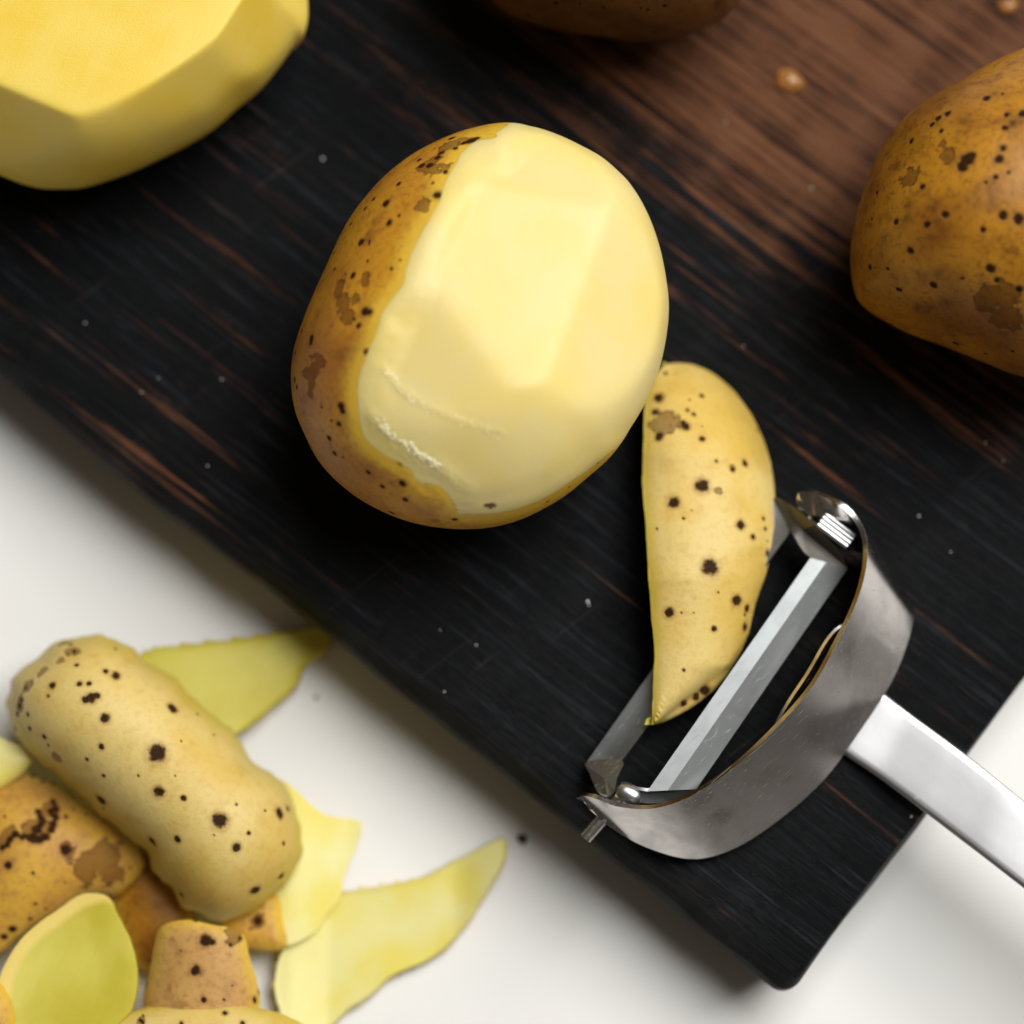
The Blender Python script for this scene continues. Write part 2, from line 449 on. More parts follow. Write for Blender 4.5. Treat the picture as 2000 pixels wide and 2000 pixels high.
# ------------------------------------------------------------------ cutting board
def build_board():
    e0, e1, e2 = P(0, 741, ZB * 0.75), P(1465, 1893, ZB * 0.75), P(1809, 1586, ZB * 0.75)
    GX = (e1 - e0) / np.linalg.norm(e1 - e0); GY = np.array([-GX[1], GX[0], 0])
    GA = math.atan2(GX[1], GX[0])
    corner = e0 + GX * ((e2 - e0) @ GX)                # where the long side and the end meet
    L, W = 44.0, 23.0
    nx, ny = 260, 140
    wob = Waves(3, 0.8); wob2 = Waves(4, 3.0)
    n = 2 * nx + ny + 16 + 2
    def ring(dl, dr, r, z, amp=0.0):
        """plan outline in board axes (along the grain from the end, across), inset dl on the long sides and dr at the end"""
        o = []
        for k in range(nx): o.append((-L + (L - dr - r) * k / (nx - 1), dl, 0, -1))
        for k in range(1, 9):
            t = k / 9 * math.pi / 2; o.append((-dr - r + r * math.sin(t), dl + r - r * math.cos(t), math.sin(t), -math.cos(t)))
        for k in range(ny): o.append((-dr, dl + r + (W - 2 * dl - 2 * r) * k / (ny - 1), 1, 0))
        for k in range(1, 9):
            t = k / 9 * math.pi / 2; o.append((-dr - r + r * math.cos(t), W - dl - r + r * math.sin(t), math.cos(t), math.sin(t)))
        for k in range(nx): o.append((-dr - r - (L - dr - r) * k / (nx - 1), W - dl, 0, 1))
        o.append((-L, W * 0.66, -1, 0)); o.append((-L, W * 0.33, -1, 0))
        o = np.array(o); q = np.stack([o[:, 0], o[:, 1], np.full(len(o), z)], 1)
        q[:, :2] -= o[:, 2:] * (amp * (wob(q) * 0.6 + wob2(q * np.array([1, 1, 2.0])) * 0.4))[:, None]
        return q
    rings = [ring(0.75, 0.22, 0.35, 0.0, 0.02), ring(0.62, 0.14, 0.42, 0.15, 0.02), ring(0.22, 0.04, 0.34, ZB * 0.4, 0.03), ring(0.0, 0.0, 0.36, ZB * 0.72, 0.045),
             ring(0.05, 0.03, 0.34, ZB - 0.36, 0.05), ring(0.26, 0.07, 0.3, ZB - 0.12, 0.045), ring(0.36, 0.11, 0.3, ZB - 0.025, 0.035), ring(0.44, 0.17, 0.25, ZB, 0.03)]
    v = np.concatenate(rings); faces = []
    for k in range(len(rings) - 1):
        for i in range(n):
            j = (i + 1) % n
            faces.append((k * n + i, k * n + j, (k + 1) * n + j, (k + 1) * n + i))
    faces.append(tuple(range(n))[::-1])
    # top: a grid of strips across between matching points of the two long sides would be long; use rows
    top0 = (len(rings) - 1) * n
    # strips: lower long side points i (0..nx-1) matched with upper long side points
    c = v[top0:top0 + n].copy()
    cen = c.mean(0)
    prev = np.arange(top0, top0 + n)
    for s in (0.8, 0.6, 0.4, 0.2):
        ringv = cen + (c - cen) * s
        st = len(v); v = np.concatenate([v, ringv])
        cur = np.arange(st, st + n)
        for i in range(n):
            j = (i + 1) % n
            faces.append((prev[i], prev[j], cur[j], cur[i]))
        prev = cur
    faces.append(tuple(prev))
    # wear: the stain is thinner towards the far right of the board
    wv = v[:, 1] / W * 1.0 + v[:, 0] * 0.012
    wear = sstep(v[:, 1], 7.5, 15.0) * sstep(v[:, 0], -24, -12) * sstep(v[:, 0], 1, -6) - 0.20 * sstep(v[:, 0], -13, -8) * sstep(v[:, 1], 14, 8)
    o = link("cutting_board", v, faces, M_WOOD, attrs={"wear": wear}, smooth=True, sharp=35)
    base = corner.copy(); base[2] = 0.0
    o.location = Vector(base * S); o.rotation_euler = (0, 0, GA)
    tag(o, "black stained wooden cutting board with worn brown grain on white table", "cutting board")
    return o
build_board()

# ------------------------------------------------------------------ potatoes
def put_spots(v, n, spots, scale_px, ox, oy, extra=0, seed=0, front=None, rr=(0.03, 0.09)):
    """distance field of the dark dots: 1 in the middle of a dot, 0 on its rim"""
    px = proj(v)
    val = np.full(len(v), -1.0)
    tocam = CAM - v; tocam /= np.linalg.norm(tocam, axis=1)[:, None]
    vis = (n * tocam).sum(1) > 0.12
    idx = np.where(vis)[0]
    cmpx = 19.5 / 2000
    for (a, b, r) in spots:
        r = r * 1.12
        q = np.array([ox + a * scale_px, oy + b * scale_px])
        d = ((px[idx] - q) ** 2).sum(1); k = idx[d.argmin()]
        if d.min() > 400: continue
        R = max(r * scale_px * cmpx, 0.02)
        dd = np.linalg.norm(v - v[k], axis=1)
        val = np.maximum(val, 1 - dd / R)
    r = np.random.RandomState(seed)
    for _ in range(extra):
        k = r.randint(len(v)); R = r.uniform(*rr)
        val = np.maximum(val, 1 - np.linalg.norm(v - v[k], axis=1) / R)
    return np.clip(val, -1, 1)

def body(outline, h_eq, up, down, nth=420, nph=210, e=1.0, cen=None, lump=0.05, seed=1):
    """closed potato body from its plan outline (photo positions at the height of its equator)"""
    o = P(*smooth_poly(outline).T, h_eq)
    c = o.mean(0) if cen is None else P(cen[0], cen[1], h_eq)
    ang = np.unwrap(np.arctan2(o[:, 1] - c[1], o[:, 0] - c[0])); rad = np.hypot(o[:, 0] - c[0], o[:, 1] - c[1])
    th = np.linspace(0, 2 * math.pi, nth, endpoint=False)
    a = ang % (2 * math.pi); order = np.argsort(a)
    r = np.interp(th, a[order], rad[order], period=2 * math.pi)
    ph = np.linspace(-math.pi / 2, math.pi / 2, nph)[1:-1]
    T, F = np.meshgrid(th, ph)
    cr = np.cos(F) ** e
    X = c[0] + r[None] * cr * np.cos(T); Y = c[1] + r[None] * cr * np.sin(T)
    sn = np.sign(np.sin(F)) * np.abs(np.sin(F)) ** e
    Z = h_eq + np.where(F > 0, up, down) * sn
    v = np.stack([X, Y, Z], -1).reshape(-1, 3)
    v = np.concatenate([v, [[c[0], c[1], h_eq - down]], [[c[0], c[1], h_eq + up]]])
    m = len(ph); t = []
    i = np.arange(nth); j = (i + 1) % nth
    for k in range(m - 1):
        A, B, C, D = k * nth + i, k * nth + j, (k + 1) * nth + j, (k + 1) * nth + i
        t.append(np.stack([A, B, C], 1)); t.append(np.stack([A, C, D], 1))
    s, nn = m * nth, m * nth + 1
    t.append(np.stack([j, i, np.full(nth, s)], 1)); k = (m - 1) * nth
    t.append(np.stack([k + i, k + j, np.full(nth, nn)], 1))
    t = np.concatenate(t)
    nrm = vnormals(v, t)
    v = v + nrm * (lump * Waves(seed, 0.9)(v) + lump * 0.25 * Waves(seed + 50, 2.6)(v))[:, None]
    return v, t, c

def plane_cut(v, p, nrm, soft=0.05):
    nrm = np.asarray(nrm, float); nrm /= np.linalg.norm(nrm)
    e = (v - p) @ nrm
    ex = soft * np.logaddexp(0, e / soft)
    return v - nrm * ex[:, None], ex

def plane3(a, b, c):
    a, b, c = P(*a), P(*b), P(*c)
    n = np.cross(b - a, c - a)
    if n[2] < 0: n = -n
    return a, n / np.linalg.norm(n)

def rest(v, bottom):
    """set the lowest point on the surface below it"""
    v = v.copy(); lo = v[:, 2].min()
    # settle: only the lower part is squeezed so that the visible outline stays
    k = sstep(v[:, 2], bottom + 2.5, lo)
    v[:, 2] += (bottom - lo) * k
    return v

K1 = 0.4348
HERO_OUT = [(1050,75),(920,95),(800,130),(680,185),(580,245),(480,325),(400,410),(320,515),(250,640),(190,770),(140,890),(100,1000),(75,1090),(68,1200),(85,1330),(130,1440),(190,1550),(270,1640),(370,1720),(480,1780),(600,1825),(720,1850),(850,1860),(960,1852),(1080,1825),(1200,1775),(1310,1710),(1410,1630),(1500,1550),(1580,1450),(1650,1340),(1700,1240),(1740,1130),(1765,1000),(1775,880),(1765,770),(1740,650),(1700,530),(1650,420),(1600,340),(1560,295),(1480,225),(1380,170),(1270,120),(1160,85)]
HERO_CUT = [(1010,70),(985,105),(910,122),(845,165),(805,230),(760,300),(735,380),(700,450),(660,520),(620,600),(590,680),(570,760),(520,830),(480,890),(455,970),(425,1040),(400,1100),(375,1170),(362,1250),(365,1320),(375,1400),(395,1460),(440,1510),(510,1560),(590,1610),(650,1660),(740,1690),(790,1760),(820,1800),(940,1805),(1000,1803),(1100,1778),(1200,1740),(1300,1680),(1400,1610),(1465,1560),(1560,1500),(1900,1400),(2100,800),(1800,100),(1300,-100)]
HERO_SPOTS = [(720,368,22),(490,408,22),(507,497,19),(380,585,21),(420,575,8),(415,592,7),(342,733,17),(310,725,7),(400,893,22),(418,895,16),(365,960,13),(350,930,9),(403,1075,14),(158,1017,18),(158,1035,15),(290,1322,20),(293,1340,16),(283,1400,14),(245,1380,7),(232,1460,14),(265,1530,14),(300,1545,8),(553,1573,17),(565,1668,19),(413,1617,14),(475,1680,14),(575,1735,15),(545,322,14),(437,388,13),(398,430,12),(335,500,11),(260,630,9),(410,670,8),(515,700,9),(560,663,7),(205,1325,8),(88,1080,11),(85,1200,14),(90,1230,12),(700,320,8),(720,205,18),(690,240,20),(650,240,18),(760,265,13),(870,125,24),(900,115,16),(840,135,14),(800,160,14),(740,180,15),(1000,100,12),(640,215,13),(800,1825,15),(520,1795,17),(1470,1545,15),(970,1775,20),(1215,1750,9),(260,705,10),(115,980,11)]
HERO_SCAB = [(185,1110,34),(165,1150,44),(140,1178,36),(158,1215,30),(150,1262,18),(285,790,34),(300,850,38),(325,915,30),(350,838,24),(395,740,26),(690,240,60),(770,150,50),(660,410,30),(850,130,30)]

def hero_potato():
    sc = lambda L: [(540 + a * K1, 220 + b * K1) for a, b in L]
    heq = ZB + 2.65
    v, t, c = body(sc(HERO_OUT), heq, 2.75, 2.65, nth=560, nph=280, e=0.96, lump=0.035, seed=2)
    cut_px = smooth_poly(sc(HERO_CUT), sub=6)
    px = proj(v)
    jag = Waves(21, 22.0)(v) * 2.2 + Waves(22, 7.0)(v) * 2.5
    low = sstep(px[:, 1], 880, 930) * sstep(px[:, 0], 960, 900)
    jag = jag * (0.28 + 1.4 * low) + low * np.abs(Waves(23, 45.0)(v)) * 4
    sd = -sdist(px, cut_px) + jag                      # > 0: skin
    sd = sd * 19.5 / 2000                              # cm
    under = (ZB + 1.9 - v[:, 2]) * 0.8
    nrm = vnormals(v, t)
    tocam = CAM - v
    sd = np.where(v[:, 2] < heq - 0.2, np.maximum(sd, under), sd)
    # the peeler takes off slices with flat faces
    v0 = v.copy()
    f = v.copy()
    vis = np.where((nrm * tocam).sum(1) > 0)[0]
    def on(q):
        q = np.array([540 + q[0] * K1, 220 + q[1] * K1])
        return v0[vis[((px[vis] - q) ** 2).sum(1).argmin()]]
    for tri, drop, soft in (([(690,520),(1480,430),(1190,1180)], 0.06, 0.02), ([(1495,420),(1195,1190),(1740,860)], 0.0, 0.05), ([(870,210),(1490,425),(1330,150)], 0.02, 0.03),
                ([(1120,1120),(640,660),(420,1240)], 0.0, 0.05)):
        a, b_, c_ = on(tri[0]), on(tri[1]), on(tri[2])
        n_ = np.cross(b_ - a, c_ - a); n_ /= np.linalg.norm(n_)
        if n_[2] < 0: n_ = -n_
        f, _ = plane_cut(f, a - n_ * drop, n_, soft)
    inner = sstep(-sd, 0.0, 0.32)
    fl = v0 + (f - v0) * sstep(-sd, -0.02, 0.7)[:, None]
    fl = fl - nrm * (0.02 + 0.035 * inner)[:, None]
    # ends of two strokes: low lips in the flesh
    lip = lambda L: seg_dist(px, smooth_poly(sc(L), closed=False), closed=False) * 19.5 / 2000
    l1 = lip([(430,1370),(480,1430),(560,1500),(640,1550),(730,1600),(860,1700)])
    l2 = lip([(470,1140),(540,1230),(640,1300),(760,1360),(880,1410),(1010,1440)])
    front = sstep(-sd, 0.05, 0.2)
    nz = Waves(31, 9.0)(v)
    fl = fl + nrm * (front * (0.022 * np.exp(-(l1 / 0.26) ** 2) * (1 + 0.12 * nz) + 0.005 * np.exp(-(l2 / 0.22) ** 2) * (1 + 0.6 * nz)))[:, None]
    wet = np.clip(1.0 * np.exp(-(l1 / 0.13) ** 2) + 0.6 * np.exp(-(l2 / 0.08) ** 2), 0, 1)
    base = np.array([c[0], c[1], ZB])
    fl = rest(fl, ZB + 0.05); v = rest(v, ZB)
    root = thing("potato", "half peeled potato in the middle of the board, brown skin left on one side", "potato", base, "potatoes on the cutting board")
    spot = put_spots(v, nrm, HERO_SPOTS, K1, 540, 220, 60, 3)
    eye = put_spots(v, nrm, [(970,1775,20),(950,1770,14)], K1, 540, 220)
    scab = put_spots(v, nrm, HERO_SCAB, K1, 540, 220, 10, 4)
    link("flesh", fl, t, M_FLESH, root, base, {"wet": wet, "spot": eye, "rind": np.full(len(v), 9.0)})
    # skin: a thin coat that tapers to nothing at the cut
    coat = fl + (v - fl) * sstep(sd, -0.02, 0.22)[:, None] + nrm * 0.004
    T, (cv, ce, cs, cb) = clip(t, sd, [coat, sd, spot, scab])
    link("skin", cv, T, M_SKIN, root, base, {"edge": ce, "spot": cs, "scab": cb})
    # glossy beads of juice, added to make glints where the strokes ended
    r = np.random.RandomState(12)
    fn = vnormals(fl, t); vi = np.where((nrm * tocam).sum(1) > 0.2)[0]
    jv, jf, off = [], [], 0
    def beads(line, n, jit, smin, smax):
        nonlocal off
        pl = smooth_poly(sc(line), closed=False)
        for _ in range(n):
            q = pl[r.randint(len(pl))] + r.normal(0, jit, 2)
            k = vi[((px[vi] - q) ** 2).sum(1).argmin()]
            if sd[k] > -0.05: continue
            R = r.uniform(smin, smax); N_ = fn[k]
            a_ = np.cross(N_, [0.3, 0.8, 0.1]); a_ /= np.linalg.norm(a_); b2 = np.cross(N_, a_)
            el, ro = r.uniform(0.5, 1.0), r.uniform(0, 3.1)
            u1 = math.cos(ro) * a_ + math.sin(ro) * b2; u2 = -math.sin(ro) * a_ + math.cos(ro) * b2
            for ph in (0.0, 0.5, 1.0):
                for m_ in range(10):
                    tt = m_ * 2 * math.pi / 10
                    jv.append(fl[k] - N_ * 0.004 + R * math.cos(ph) * (math.cos(tt) * u1 + el * math.sin(tt) * u2) + N_ * R * 0.45 * math.sin(ph))
            jv.append(fl[k] + N_ * R * 0.45)
            for lv in range(2):
                for m_ in range(10):
                    n2 = (m_ + 1) % 10
                    jf.append((off + lv * 10 + m_, off + lv * 10 + n2, off + lv * 10 + 10 + n2, off + lv * 10 + 10 + m_))
            for m_ in range(10): jf.append((off + 20 + m_, off + 20 + (m_ + 1) % 10, off + 30))
            off += 31
    beads([(455,1390),(500,1440),(570,1490),(650,1545),(725,1590)], 120, 3.5, 0.018, 0.05)
    beads([(480,1160),(545,1240),(640,1310),(690,1345)], 30, 3.0, 0.012, 0.03)
    beads([(760,1360),(850,1390),(960,1435),(1000,1450)], 30, 6.0, 0.012, 0.03)
    beads([(1080,1000),(900,760),(1250,620)], 40, 25, 0.008, 0.016)
    o = link("juice", np.array(jv), jf, M_JUICE, root, base)
    o["kind"] = "stuff"
hero_potato()

K6 = 0.5694
RIGHT_OUT = [(1932,205),(1800,255),(1700,310),(1600,360),(1500,430),(1430,510),(1390,590),(1350,700),(1330,820),(1335,920),(1360,1000),(1420,1050),(1520,1100),(1620,1140),(1750,1190),(1850,1230),(1932,1265),(2080,1300),(2250,1280),(2420,1180),(2540,1000),(2570,780),(2530,560),(2420,370),(2260,240),(2090,190)]
RIGHT_SPOTS = [(1800,338,15),(1668,392,15),(1615,427,11),(1650,450,10),(1545,485,11),(1870,395,10),(1867,438,12),(1925,388,16),(1860,507,13),(1845,542,16),(1735,550,25),(1718,570,22),(1745,535,18),(1580,640,12),(1495,760,12),(1603,770,13),(1658,738,14),(1862,737,17),(1912,750,20),(1543,857,14),(1400,915,11),(1463,920,8),(1620,975,15),(1815,922,17),(1720,952,8),(1915,990,14),(1428,660,9),(1855,322,6),(1832,608,10),(1880,592,7),(1410,750,8)]
RIGHT_SCAB = [(1670,540,26),(1650,495,14),(1850,1020,55),(1800,1040,40),(1870,1090,55),(1820,1000,36),(1540,600,30)]
TOP_OUT = [(985,6),(1071,34),(1156,48),(1242,57),(1299,57),(1356,48),(1395,31),(1430,9),(1480,-60),(1500,-160),(1470,-280),(1400,-370),(1280,-430),(1150,-440),(1010,-400),(910,-320),(870,-220),(890,-110),(930,-40)]

def whole_potato(name_label, outline, heq, up, down, mat, spots, scab, K, ox, oy, seed, extra, cen=None, e=0.97, lump=0.06):
    v, t, c = body(outline, heq, up, down, nth=420, nph=210, e=e, cen=cen, lump=lump, seed=seed)
    v = rest(v, ZB)
    nrm = vnormals(v, t)
    base = np.array([c[0], c[1], ZB])
    spot = put_spots(v, nrm, spots, K, ox, oy, extra, seed)
    sb = put_spots(v, nrm, scab, K, ox, oy, 6, seed + 1)
    o = link("potato", v, t, mat, None, base, {"edge": np.full(len(v), 9.0), "spot": spot, "scab": sb})
    tag(o, name_label, "potato", "potatoes on the cutting board")
    return o
whole_potato("whole unpeeled brown potato with dark dots at the right edge, nearest the peeler", [(900 + a * K6, b * K6) for a, b in RIGHT_OUT], ZB + 2.7, 2.9, 2.7, M_SKIN_BROWN, RIGHT_SPOTS, RIGHT_SCAB, K6, 900, 0, 61, 40)
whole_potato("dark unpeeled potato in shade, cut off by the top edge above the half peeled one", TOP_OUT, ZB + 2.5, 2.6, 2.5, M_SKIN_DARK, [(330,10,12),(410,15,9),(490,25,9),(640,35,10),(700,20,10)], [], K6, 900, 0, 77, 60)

def peeled_potato():
    out = [(601,0),(592,51),(576,65),(543,112),(507,156),(464,192),(417,232),(362,264),(308,290),(254,315),(199,335),(145,350),(109,353),(51,353),(0,337),(-80,300),(-170,230),(-250,120),(-290,-20),(-270,-170),(-190,-300),(-60,-390),(100,-430),(270,-400),(420,-320),(530,-210),(590,-100)]
    heq = ZB + 2.3
    v, t, c = body(out, heq, 3.2, 2.3, nth=480, nph=240, e=0.85, lump=0.02, seed=5)
    top = 2.45
    cuts = [((150, 60), heq + 2.25, (-0.05, 0.02, 1.0)),
            None]
    p, n = plane3((0, 165, heq + 2.0), (190, 240, heq + 1.95), (507, 7, heq + 2.05)); v, _ = plane_cut(v, p, n, 0.08)
    p, n = plane3((203, 232, heq + 1.95), (507, 7, heq + 2.05), (417, 226, heq + 0.3)); v, _ = plane_cut(v, p, n, 0.05)
    p, n = plane3((0, 165, heq + 2.0), (174, 239, heq + 1.95), (50, 330, heq + 0.35)); v, _ = plane_cut(v, p, n, 0.05)
    p, n = plane3((310, 85, heq + 2.02), (345, 138, heq + 1.93), (470, 0, heq + 1.93)); v, _ = plane_cut(v, p, n, 0.04)
    v, _ = plane_cut(v, P(590, 20, heq), (0.93, 0.1, 0.35), 0.04)
    v, _ = plane_cut(v, P(578, 64, heq), (0.75, -0.45, 0.3), 0.04)
    v, _ = plane_cut(v, P(60, 338, heq), (-0.10, -0.95, 0.16), 0.08)
    nrm = vnormals(v, t)
    v = v + nrm * (0.012 * Waves(15, 2.0)(v))[:, None]
    v = rest(v, ZB)
    base = np.array([c[0], c[1], ZB])
    o = link("potato", v, t, M_FLESH_DEEP, None, base, {"wet": np.zeros(len(v)), "spot": np.full(len(v), -1.0), "rind": np.full(len(v), 9.0)})
    tag(o, "fully peeled yellow potato with flat cut faces at the top left corner", "potato", "potatoes on the cutting board")
peeled_potato()

# ------------------------------------------------------------------ peels
def inflate(X, Y, ins):
    u = np.zeros(ins.shape)
    for _ in range(1400):
        a = np.zeros_like(u)
        a[1:-1, 1:-1] = 0.25 * (u[:-2, 1:-1] + u[2:, 1:-1] + u[1:-1, :-2] + u[1:-1, 2:]) + 1.0
        u = np.where(ins, a, 0)
    return u / u.max()

def peel(label, outline, hfun, mat_up, mat_down, up_is_skin, thick=0.16, step=5.0, spots=(), scab=(), K=1.0, ox=0, oy=0, rough_edge=0.7, seed=0, extra=12, group=None, extra_r=(0.025, 0.08), rind=None, edge=None):
    pol = smooth_poly(outline, sub=8)
    w = Waves(seed + 200, 0.05); w2 = Waves(seed + 201, 0.16)
    lo, hi = pol.min(0) - 2 * step, pol.max(0) + 2 * step
    gx = np.arange(lo[0], hi[0], step); gy = np.arange(lo[1], hi[1], step)
    X, Y = np.meshgrid(gx, gy); uv = np.stack([X.ravel(), Y.ravel()], 1)
    nx, ny = len(gx), len(gy)
    sd = sdist(uv, pol) + rough_edge * (w(uv) + 0.6 * w2(uv))
    i = np.arange(nx * ny).reshape(ny, nx)
    A, B, C, D = i[:-1, :-1].ravel(), i[:-1, 1:].ravel(), i[1:, 1:].ravel(), i[1:, :-1].ravel()
    t = np.concatenate([np.stack([A, C, B], 1), np.stack([A, D, C], 1)])     # faces up in the world (photo y runs down)
    sd = np.where(np.abs(sd) < 0.06 * step, -0.06 * step, sd)
    inf = inflate(X, Y, (sd > 0).reshape(X.shape)).ravel()
    T, (q, s, inf) = clip(t, sd, [uv, sd, inf])
    s = np.maximum(s, 0); inf = np.where(s <= 1e-6, 0, inf)
    h = hfun(q, s, np.sqrt(np.maximum(inf, 0)))
    v = P(q[:, 0], q[:, 1], h)
    v[:, 2] += 0.012 * Waves(seed + 300, 2.2)(v)
    n = vnormals(v, T)
    nz = n.copy(); nz[:, 2] = np.maximum(nz[:, 2], 0.45); nz /= np.linalg.norm(nz, axis=1)[:, None]
    cm = 19.5 / 2000
    spot = put_spots(v, n, spots, K, ox, oy, extra, seed, rr=extra_r)
    sb = put_spots(v, n, scab, K, ox, oy, 0, seed + 5)
    edge_d = s * cm if edge is None else edge(q, s) * cm
    base = P(*pol.mean(0), 0.0); base[2] = max(v[:, 2].min() - thick, 0)
    root = thing("potato_peel", label, "potato peel", base, group)
    at = {"spot": spot, "scab": sb, "edge": edge_d + 0.12, "wet": np.zeros(len(v)), "rind": np.full(len(v), 9.0) if rind is None else rind(q, s) * cm}
    ts = 0.035
    if up_is_skin:
        sv, st, sa = solid(v, T, ts, at, nz)
        fv, ft, fa = solid(v - nz * ts, T, thick - ts, {**at, "spot": np.full(len(v), -1.0)}, nz)
    else:
        fv, ft, fa = solid(v, T, thick - ts, {**at, "spot": np.full(len(v), -1.0)}, nz)
        sv, st, sa = solid(v - nz * (thick - ts), T, ts, at, nz)
    link("skin", sv, st, mat_up if up_is_skin else mat_down, root, base, sa, sharp=50)
    link("flesh", fv, ft, mat_down if up_is_skin else mat_up, root, base, fa, sharp=50)
    return root

def dome(s, w):
    t = np.clip(s / w, 0, 1)
    return np.sqrt(np.maximum(0, 1 - (1 - t) ** 2))

# --- the strip hanging in the peeler
K2 = 0.5383
Z2 = lambda L: [(1080 + a * K2, 680 + b * K2) for a, b in L]
HP_OUT = [(395,70),(480,55),(560,80),(640,140),(700,210),(750,300),(785,400),(803,500),(805,600),(795,720),(770,830),(735,930),(705,1050),(655,1150),(590,1235),(490,1310),(372,1367),(360,1330),(364,1200),(368,1100),(355,950),(345,800),(335,650),(325,480),(332,300),(338,180)]
HP_SPOTS = [(383,177,20),(372,230,16),(388,320,18),(480,285,18),(470,270,10),(490,225,8),(510,240,9),(540,330,12),(543,170,10),(590,407,8),(540,503,27),(440,560,23),(700,420,15),(655,437,11),(680,643,19),(728,688,12),(570,793,32),(775,745,15),(770,655,9),(763,615,9),(422,960,20),(670,918,23),(705,945,16),(588,1018,12),(695,1015,18),(410,90,9),(380,655,6),(600,885,5),(465,960,5),(545,1240,24),(470,1290,18),(520,1265,18)]
HP_SCAB = [(400,270,42),(600,520,14),(650,432,10)]
def hp_h(q, s, i):
    u = (q - np.array([1080, 680])) / K2
    yy = np.clip((u[:, 1] - 60) / 1300, 0, 1)
    # arch across: falls to the right edge, left edge stays lifted
    right = np.interp(u[:, 1], [0, 60, 140, 300, 500, 720, 930, 1150, 1367], [480, 560, 640, 750, 803, 795, 735, 655, 372])
    left = np.interp(u[:, 1], [0, 60, 180, 480, 950, 1200, 1367], [380, 370, 338, 325, 355, 364, 362])
    x = np.clip((u[:, 0] - left) / (right - left + 1), 0, 1)
    arch = 1 - np.abs(np.clip((x - 0.36) / 0.66, -1, 1)) ** 2.3
    arch = np.where(x < 0.36, 1 - 0.32 * ((0.36 - x) / 0.36) ** 2, arch)
    H = np.interp(yy, [0, 0.08, 0.25, 0.6, 0.85, 1.0], [0.35, 0.8, 1.25, 1.4, 1.15, 0.95])
    lowr = np.interp(yy, [0, 0.3, 0.45, 0.7, 1.0], [0.22, 0.25, 0.62, 0.62, 0.75])
    top = np.minimum(dome(s, 90), 1)
    z = ZB + lowr + (H - lowr) * arch
    return z - 0.18 * (1 - dome(s, 45)) * (x > 0.3)
peel("pale golden strip of potato peel with brown dots caught in the peeler blade", Z2(HP_OUT), hp_h, M_SKIN_PALE, M_FLESH_GREEN, True, 0.17, 4.0, HP_SPOTS, HP_SCAB, K2, 1080, 680, 0.5, 11, 10, "potato peelings", (0.015, 0.04), edge=lambda q, s: s + np.maximum(0, q[:, 0] - np.interp(q[:, 1], [780, 1200, 1400], [1275, 1285, 1290])) * 1.5)

# --- the heap in the lower left corner
K3 = 0.4142
Z3 = lambda L: [(a * K3, 1200 + b * K3) for a, b in L]
Z4 = lambda L: [(500 + a * K3, 1200 + b * K3) for a, b in L]
P1_OUT = [(50,340),(100,260),(200,170),(300,110),(400,95),(470,102),(505,135),(610,152),(700,230),(800,290),(900,370),(1000,470),(1100,560),(1200,690),(1300,780),(1370,870),(1410,960),(1430,1080),(1410,1180),(1330,1280),(1230,1370),(1130,1430),(1050,1450),(950,1415),(850,1380),(800,1280),(720,1200),(680,1110),(600,1050),(500,960),(400,870),(300,790),(150,670),(80,560),(25,450)]
P1_SPOTS = [(545,288,24),(498,265,16),(430,395,26),(455,383,18),(405,408,18),(370,328,15),(415,325,14),(245,340,20),(225,385,11),(493,493,24),(812,445,27),(475,630,16),(410,688,11),(484,757,11),(735,650,45),(478,875,31),(750,840,26),(860,865,15),(1035,978,38),(720,1070,25),(838,1062,20),(1115,1100,23),(1172,1027,11),(1320,930,29),(1358,915,18),(1340,1077,11),(1200,1298,28),(1330,1230,20),(850,1325,18),(212,580,16),(360,238,13),(130,470,13),(140,540,14),(90,430,18),(80,470,16),(100,400,16),(125,350,14),(50,550,18),(330,145,16),(350,170,14),(320,195,12)]
P1_SCAB = [(270,675,26),(90,430,36),(130,340,30),(200,270,26),(280,220,24),(340,170,34),(300,130,30)]
def p1_h(q, s, i):
    u = q[:, 0] / K3 - 700; w = (q[:, 1] - 1200) / K3 - 780
    a = (u * 0.66 + w * 0.75) / 800
    return 1.30 + 2.0 * i - 0.35 * a
peel("large curled golden potato peel with black dots, topmost on the heap", Z3(P1_OUT), p1_h, M_SKIN_PALE, M_FLESH_GREEN, True, 0.18, 4.0, P1_SPOTS, P1_SCAB, K3, 0, 1200, 3.6, 12, 14, "potato peelings", (0.02, 0.045))

P2_OUT = Z3([(560,330),(690,180),(900,150),(1150,120),(1400,80),(1520,55),(1555,95),(1520,165),(1430,240),(1390,330),(1280,430),(1170,520),(1050,580),(800,560)])
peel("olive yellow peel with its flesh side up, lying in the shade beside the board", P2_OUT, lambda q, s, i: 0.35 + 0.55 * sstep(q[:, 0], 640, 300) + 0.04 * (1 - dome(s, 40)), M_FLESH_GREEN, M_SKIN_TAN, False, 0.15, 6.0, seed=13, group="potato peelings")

P3_OUT = Z4([(100,780),(300,930),(400,960),(492,982),(480,1080),(420,1230),(400,1330),(330,1420),(270,1500),(150,1560),(105,1510),(60,1330),(20,1000)])
peel("very pale flat peel with flesh side up between the topmost peel and the pointed one", P3_OUT, lambda q, s, i: 0.42 + 0.35 * sstep(q[:, 0], 700, 560), M_FLESH_PALE, M_SKIN_TAN, False, 0.14, 6.0, seed=14, group="potato peelings")

